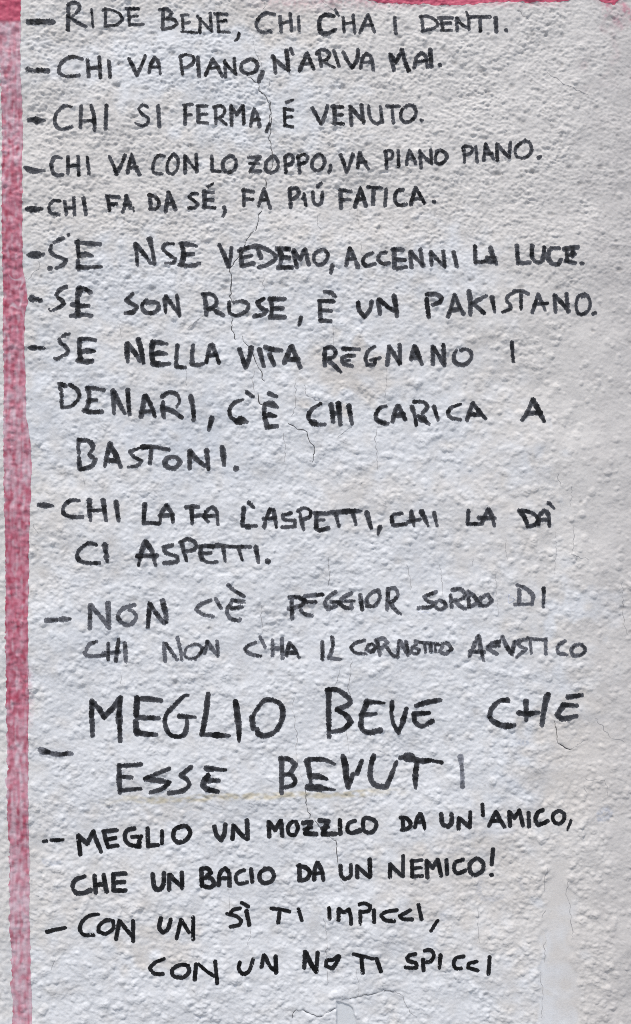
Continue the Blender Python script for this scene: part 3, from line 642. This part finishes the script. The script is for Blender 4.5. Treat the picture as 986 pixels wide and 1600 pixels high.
W BEVUTI @300,1060 20: 432,385,24 432,548,19; 20: 425,385 470,390 498,415 470,460; 440,463,15 475,460 498,490 485,512 450,522; 23: 555,400,28 565,450 572,500,14; 21: 565,388 640,390 685,410,13; 24: 570,468 610,470 650,482,13; 27: 558,522 610,525 687,533,8; 25: 728,375,24 738,420,30 742,470 750,515; 18: 818,395 795,455,23; 20: 775,460 752,522; 21: 875,372 860,430 860,480,22 885,515 935,522; 22: 985,405,18 955,480 938,518; @600,1060 20: 80,385 95,384; 42: 112,382 130,384; 26: 145,392 180,400 220,397; 16: 220,397 260,402 278,405,20; 24: 160,405 153,450; 23: 153,462 151,500 153,528,13
W I* @600,1060 19: 368,378,22 375,440,17 378,520,17
S 0.14 0.03 0 0.3
D @0,1230 16: 208,263 222,261; 17: 245,257 275,257,20 302,254,14
W MEGLIO @0,1230 21: 375,235 385,325; 378,235 418,275 448,215; 448,218 465,265 485,312,18; 500,215 508,255 520,290; 498,215 560,208; 19: 510,255 555,245; 518,290 565,282; 20: 645,200 610,210 600,245 620,275 665,285 672,250; 18: 635,240 680,238; 672,240 672,288; 20: 710,200 712,280; 712,284 760,278; 18: 780,212 780,270; 21: 875,190 840,205 835,245 860,265 895,255 915,220 895,190 870,192
W UN @300,1230 21: 108,190 118,230 140,255 155,225 160,180; 200,185 195,248; 205,190 235,225 265,248; 265,160,23 268,245
W MOZZICO @300,1230 20: 370,168,22 372,235; 375,170 400,205 425,162; 428,162,23 435,232; 18: 485,165 462,190 468,222 495,228 510,195 500,165 480,168; 22: 535,170 575,165 560,195 545,222 598,225; 16: 540,202 575,192; 23: 615,158 655,162 640,195 630,225 690,222; 17: 625,197 655,192; 20: 712,158 714,222; 18: 785,160 755,170 748,205 770,218 808,205,24; 19: 828,150 828,205 865,215 888,180 870,152 828,150
W DA @600,1230 19: 90,148 92,202; 80,145 110,150 128,175 115,198 85,205; 150,192 158,155 172,130; 178,130 190,165 196,198,16; 17: 158,170 192,168
W UN'AMICO, @600,1230 21: 275,130 282,175 308,190 325,170 325,130; 20: 360,150 358,198; 362,148 385,168 410,190; 415,118,17 412,190; 18: 473,82 475,132; 20: 505,185,17 522,150 538,118; 540,120 558,155 580,190,17; 19: 520,162 562,160; 602,118 606,185; 605,120 628,148 650,112; 652,115 668,182; 19: 695,122 698,188; 19: 765,110 740,122 728,155 742,182 788,162; 17: 840,115 815,130 815,160 840,175 865,155 865,125 840,115; 13: 900,158 882,202,11
W CHE @0,1230 21: 405,430 365,445 350,475 365,505 400,510 435,495,24; 455,428 462,505; 498,425 515,500; 19: 458,470 508,465; 21: 545,420 548,495; 20: 545,420 605,415; 548,458 598,455; 548,495 605,495
W UN @0,1230 22: 735,420 745,480 768,490 788,465 790,412; 20: 815,420 815,490; 820,420 845,450 875,478; 875,412 878,485
W BACIO @300,1230 21: 45,395 48,475; 45,395 75,392 90,412 70,432; 55,438 92,440 108,468 85,485 50,475; 128,472 135,415 160,392 178,415 180,475; 19: 130,440 178,440; 18: 250,400 222,412 210,440 225,465 265,458; 20: 285,395 290,455; 358,392 330,410 325,440 345,462 378,455 395,425 378,395 350,392
W DA @300,1230 21: 517,375 518,445; 20: 510,378 550,385 568,410 550,440 515,447; 588,440 590,395 602,362; 605,362 625,400 632,442; 18: 590,412 630,410
W UN @300,1230 19: 715,378 718,420 735,440 762,425 765,375; 795,378 795,432; 798,380 825,405 855,430; 855,345,22 858,425
W NEMICO! @600,1230 19: 30,370,21 28,430; 32,372 60,400 90,425; 17: 92,330 90,420; 19: 135,352 135,425; 15: 130,355 182,350; 138,388 178,385; 17: 132,425 185,425; 20: 205,355 208,430; 208,358 235,388 258,348; 260,350 275,425; 19: 300,350 304,418; 380,350 345,362 338,395 355,415 392,402; 20: 440,348 415,370 415,405 440,425 475,405 478,370 455,345 435,350; 18: 525,300,20 520,375; 20: 519,425 521,426
S 0.06 0.02 0 0.3
D @0,1390 18: 227,202,19 270,192 315,184,15
W CON @0,1390 17: 475,117,14 430,125 395,155 385,190 405,215 450,218; 18: 515,145 480,170 475,200 510,210 545,185 545,150 520,146; 19: 575,150 560,235; 580,152 610,190 640,225; 642,148 642,245
W UN @0,1390 19: 775,138,22 768,180 785,205 808,190 822,145; 17: 872,145,20 850,235; 875,148,20 895,180 910,205; 18: 930,135 930,240
W SÌ @300,1390 17: 230,92 195,100 185,118; 168,118 210,128 238,150 225,172 185,180; 19: 262,105,21 275,172; 18: 240,65 270,82
W TI @300,1390 18: 382,95 420,98 468,108; 19: 422,105 415,162; 17: 512,95 528,150
W IMPICCI, @300,1390 18: 660,85 662,135; 705,90 705,142; 708,88 730,105 755,92 765,130 765,160; 18: 810,100 810,158; 17: 805,68 830,60 858,75 850,98 815,105; 19: 875,95 876,150; @600,1390 18: 60,92 10,100 -15,118 5,140 48,145; 17: 125,95 75,120 90,135 135,140; 18: 165,70 180,140; 16: 258,148 226,195
W CON @0,1390 17: 790,330 745,350 722,375 745,400 785,403; 18: 905,365 865,362 830,385 838,415 880,420 910,395 905,370; @300,1390 20: 20,360 14,428; 17: 35,358 65,385 105,412; 18: 112,345 122,448
W UN @300,1390 18: 230,352 225,380 245,405 275,390 295,335; 345,318 335,372; 20: 350,320 375,370 405,395; 402,325 405,400
W NO @300,1390 19: 545,305,22 540,378; 22: 550,310 570,355 595,395; 19: 605,305 598,400; 18: 705,318 680,340 650,345 645,370 675,380 700,345 708,320
W TI @300,1390 17: 778,310 815,318 870,330; 19: 815,320 822,400; 888,330 910,395
W SPICCI @600,1390 18: 150,308 118,318 115,340 155,355 155,375 105,375; 19: 188,335 190,388; 17: 195,292 225,290 240,315 225,345 190,350; 20: 272,315 266,378,14; 18: 382,320 345,328 335,355 345,378 370,378; 17: 445,345 408,355 405,375 450,388; 19: 508,325 502,402
"""
ink_mat = node_mat("marker_ink", 0.7, 0.15, attr="pigment", bump=[(800, 0.00015, 2.0)])
IG = G / 2
hole_n = noise(1.6, 7, seed=50)
edge_n = noise(2.0, 9, seed=51)
tone_n = noise(3, 18, seed=52)
dragn = noise(1.5, 8, ax=1.0, ay=2.0, seed=53)

def parse(txt):
    ox = oy = 0.0; w = 16.0; out = []
    for part in txt.split(';'):
        part = part.strip()
        if part.startswith('@'):
            h, _, part = part.partition(' ')
            ox, oy = map(float, h[1:].split(','))
        if ':' in part:
            h, _, part = part.partition(':')
            w = float(h)
        pts = []
        for t in part.split():
            f = list(map(float, t.split(',')))
            pts.append((ox + f[0] * CR, oy + f[1] * CR, (f[2] if len(f) > 2 else w) * CR * 0.5))
        if pts:
            out.append(np.array(pts))
    return out

def smooth_stroke(P_):
    if len(P_) < 3:
        return P_
    n = len(P_)
    seg = np.diff(P_[:, :2], axis=0)
    ln = np.linalg.norm(seg, axis=1) + 1e-9
    out = []
    def corner(i):
        if i == 0 or i == n - 1:
            return True
        c = np.dot(seg[i - 1], seg[i]) / (ln[i - 1] * ln[i])
        return c < 0.2
    closed = np.linalg.norm(P_[0, :2] - P_[-1, :2]) < 2.0 and n > 4
    for i in range(n - 1):
        p1, p2 = P_[i], P_[i + 1]
        p0 = P_[i - 1] if i > 0 and not corner(i) else (P_[-2] if closed and i == 0 else p1)
        p3 = P_[i + 2] if i + 2 < n and not corner(i + 1) else (P_[1] if closed and i == n - 2 else p2)
        m1 = (p2 - p0) * 0.5 if not np.array_equal(p0, p1) else (p2 - p1)
        m2 = (p3 - p1) * 0.5 if not np.array_equal(p3, p2) else (p2 - p1)
        k = max(2, int(ln[i] / 2.5))
        for t in np.arange(k) / k:
            h = np.array([2 * t**3 - 3 * t**2 + 1, t**3 - 2 * t**2 + t, -2 * t**3 + 3 * t**2, t**3 - t**2])
            out.append(h[0] * p1 + h[1] * m1 + h[2] * p2 + h[3] * m2)
    out.append(P_[-1])
    return np.array(out)

def stroke_field(P_, gx_, gy_):
    """signed distance to a stroke of varying width, and the place along it (0..1)"""
    dd = np.full(gx_.shape, 1e9, np.float32); tt = np.zeros(gx_.shape, np.float32)
    n = len(P_)
    if n == 1:
        return np.hypot(gx_ - P_[0, 0], gy_ - P_[0, 1]) - P_[0, 2], tt
    for k in range(n - 1):
        x0, y0, r0 = P_[k]; x1, y1, r1 = P_[k + 1]
        vx, vy = x1 - x0, y1 - y0
        t = np.clip(((gx_ - x0) * vx + (gy_ - y0) * vy) / (vx * vx + vy * vy + 1e-9), 0, 1)
        d_ = np.hypot(gx_ - x0 - t * vx, gy_ - y0 - t * vy) - (r0 + (r1 - r0) * t)
        m = d_ < dd
        dd[m] = d_[m]; tt[m] = ((k + t) / (n - 1))[m]
    return dd, tt

wseed = [0]
def write(txt, grey, dark, dry, grow, name, parent):
    strokes = [smooth_stroke(s) for s in parse(txt)]
    wseed[0] += 1
    r = np.random.default_rng(500 + wseed[0])
    allp = np.concatenate(strokes)
    pad = allp[:, 2].max() + 4
    ix0 = math.floor((allp[:, 0].min() - pad - FX0) / IG); ix1 = math.ceil((allp[:, 0].max() + pad - FX0) / IG)
    iy0 = math.floor((allp[:, 1].min() - pad - FY0) / IG); iy1 = math.ceil((allp[:, 1].max() + pad - FY0) / IG)
    xs = FX0 + np.arange(ix0, ix1 + 1) * IG; ys = FY0 + np.arange(iy0, iy1 + 1) * IG
    gx_, gy_ = np.meshgrid(xs, ys)
    en, hn, tn, dn = (sample(F, gx_, gy_) for F in (edge_n, hole_n, tone_n, dragn))
    hb = sample(nB, gx_, gy_) + 0.6 * sample(nC, gx_, gy_)
    Dm = np.full(gx_.shape, 1e9); dens = np.zeros(gx_.shape)
    for s in strokes:
        s = s.copy()
        if len(s) > 2:      # pressure of the hand along the stroke
            wob = np.convolve(r.standard_normal(len(s) + 6), np.ones(3) / 3, 'same')[3:-3]
            s[:, 2] *= 1 + (0.15 if grey > 0.3 else 0.06) * wob
        d_, t_ = stroke_field(s, gx_, gy_)
        d_ = d_ + (0.42 if grey > 0.3 else 0.28) * en - grow
        L = np.linalg.norm(np.diff(s[:, :2], axis=0), axis=1).sum() if len(s) > 1 else 1
        fl = r.uniform(0.7, 1.15) if dry < 0.2 else r.uniform(0.3, 1.15)
        endfade = 0.35 * sstep(0.72, 1.0, t_) if L > 14 else 0
        if dry > 0:
            d_ = d_ + np.clip(dry * (1.1 + 1.2 * hn - 1.3 * hb * 0.7 + 0.9 * dn + 1.6 * sstep(0.6, 1.0, t_)) - 0.75, 0, None) * 6.0
        else:
            d_ = d_ + np.clip(0.9 * (hn - 0.8 * hb) - 2.1 + 0.6 * sstep(0.75, 1.0, t_), 0, None) * 3.0
        cover = 1 - sstep(-0.9, 0.3, d_)
        dens += cover * fl * (1 - endfade) * (1 + (0.16 if dry < 0.2 else 0.42) * tn) * np.clip(0.72 + 0.5 * sstep(-0.2, 1.6, -d_ - 0.4 * s[:, 2].mean()), 0.6, 1.2)
        if L > 9:
            for _ in range(r.poisson(min(2.2, L / 26.0))):
                a = r.uniform(-0.1, 0.9); b = a + r.uniform(5, 14) / L
                rad = 1.0 / L
                dens += cover * r.uniform(0.6, 1.5) * sstep(a - rad, a + rad, t_ + 0.5 * rad * en) * (1 - sstep(b - rad, b + rad, t_ + 0.5 * rad * hn))
        Dm = np.minimum(Dm, d_)
    Dm = np.clip(Dm, -5, 5)
    p, lo, st = contour_mesh(Dm, xs, ys)
    # pigment: one pass of the marker is grey, crossings and pools are black
    fx = (p[:, 0] - xs[0]) / IG; fy = (p[:, 1] - ys[0]) / IG
    x0 = np.clip(fx.astype(int), 0, len(xs) - 2); y0 = np.clip(fy.astype(int), 0, len(ys) - 2)
    fx -= x0; fy -= y0
    dp = dens[y0, x0] * (1 - fx) * (1 - fy) + dens[y0, x0 + 1] * fx * (1 - fy) + dens[y0 + 1, x0] * (1 - fx) * fy + dens[y0 + 1, x0 + 1] * fx * fy
    thin = 0.006 + 0.092 * grey
    g = dark * 0.2 + (thin * 1.75 - dark * 0.2) * np.exp(-1.35 * np.clip(dp - 0.55, 0, None))
    c = np.stack([g * 0.95, g * 0.985, g * 1.12], -1)
    v = to_world(p[:, 0], p[:, 1], surf(p[:, 0], p[:, 1]) + 0.30 + 0.0 * p[:, 0])
    return mesh_object(name, v, lo, st, None, ink_mat, parent, c)

saying = None
sayings, words = [], []
for line in INK.strip().splitlines():
    k, rest = line[0], line[2:]
    if k == 'S':
        grey, dark, dry, grow = list(map(float, rest.split()))
        saying = bpy.data.objects.new("handwritten_saying", None)
        saying.empty_display_size = 0.05
        col.objects.link(saying)
        saying.parent = wall
        words = []
        sayings.append((saying, words))
    elif k == 'G':
        o = write(rest, 4.5, 1.2, 0.05, 0.0, "faint_trace", saying)
        o["label"] = "thin faint pencil-like trace beside the writing"
    elif k == 'D':
        write(rest, grey if dry != 0.1 or grey > 0.4 else 0.95, dark, 0.0, grow, "bullet_dash", saying)
    else:
        word, _, rest = rest.partition(' ')
        faded = word.endswith('*')
        word = word.rstrip('*')
        g = 1.55 if faded else grey
        dr = 0.0 if faded else dry
        o = write(rest, g, dark if g == grey else 0.45, dr, grow, "written_word", saying)
        o["label"] = 'handwritten word "%s"' % word
        words.append(word)
for s, ws in sayings:
    s["label"] = 'black marker saying "%s"' % " ".join(ws)

# ------------------------------------------------------------------ pavement at the foot of the wall (below the frame)
def sheet(name, x0, x1, y0, y1, z, mat, n=2):
    v = [(x0, y0, z), (x1, y0, z), (x1, y1, z), (x0, y1, z)]
    return mesh_object(name, v, [0, 1, 2, 3], [0], None, mat, smooth=False)
pave_mat = node_mat("pavement_stone", 0.85, 0.3, color=(0.30, 0.29, 0.28), bump=[(60, 0.002, 4.0), (400, 0.0008, 2.0)])
pv = sheet("pavement", -60, 60, -60, 40, 0.0, pave_mat)
pv["kind"] = "structure"
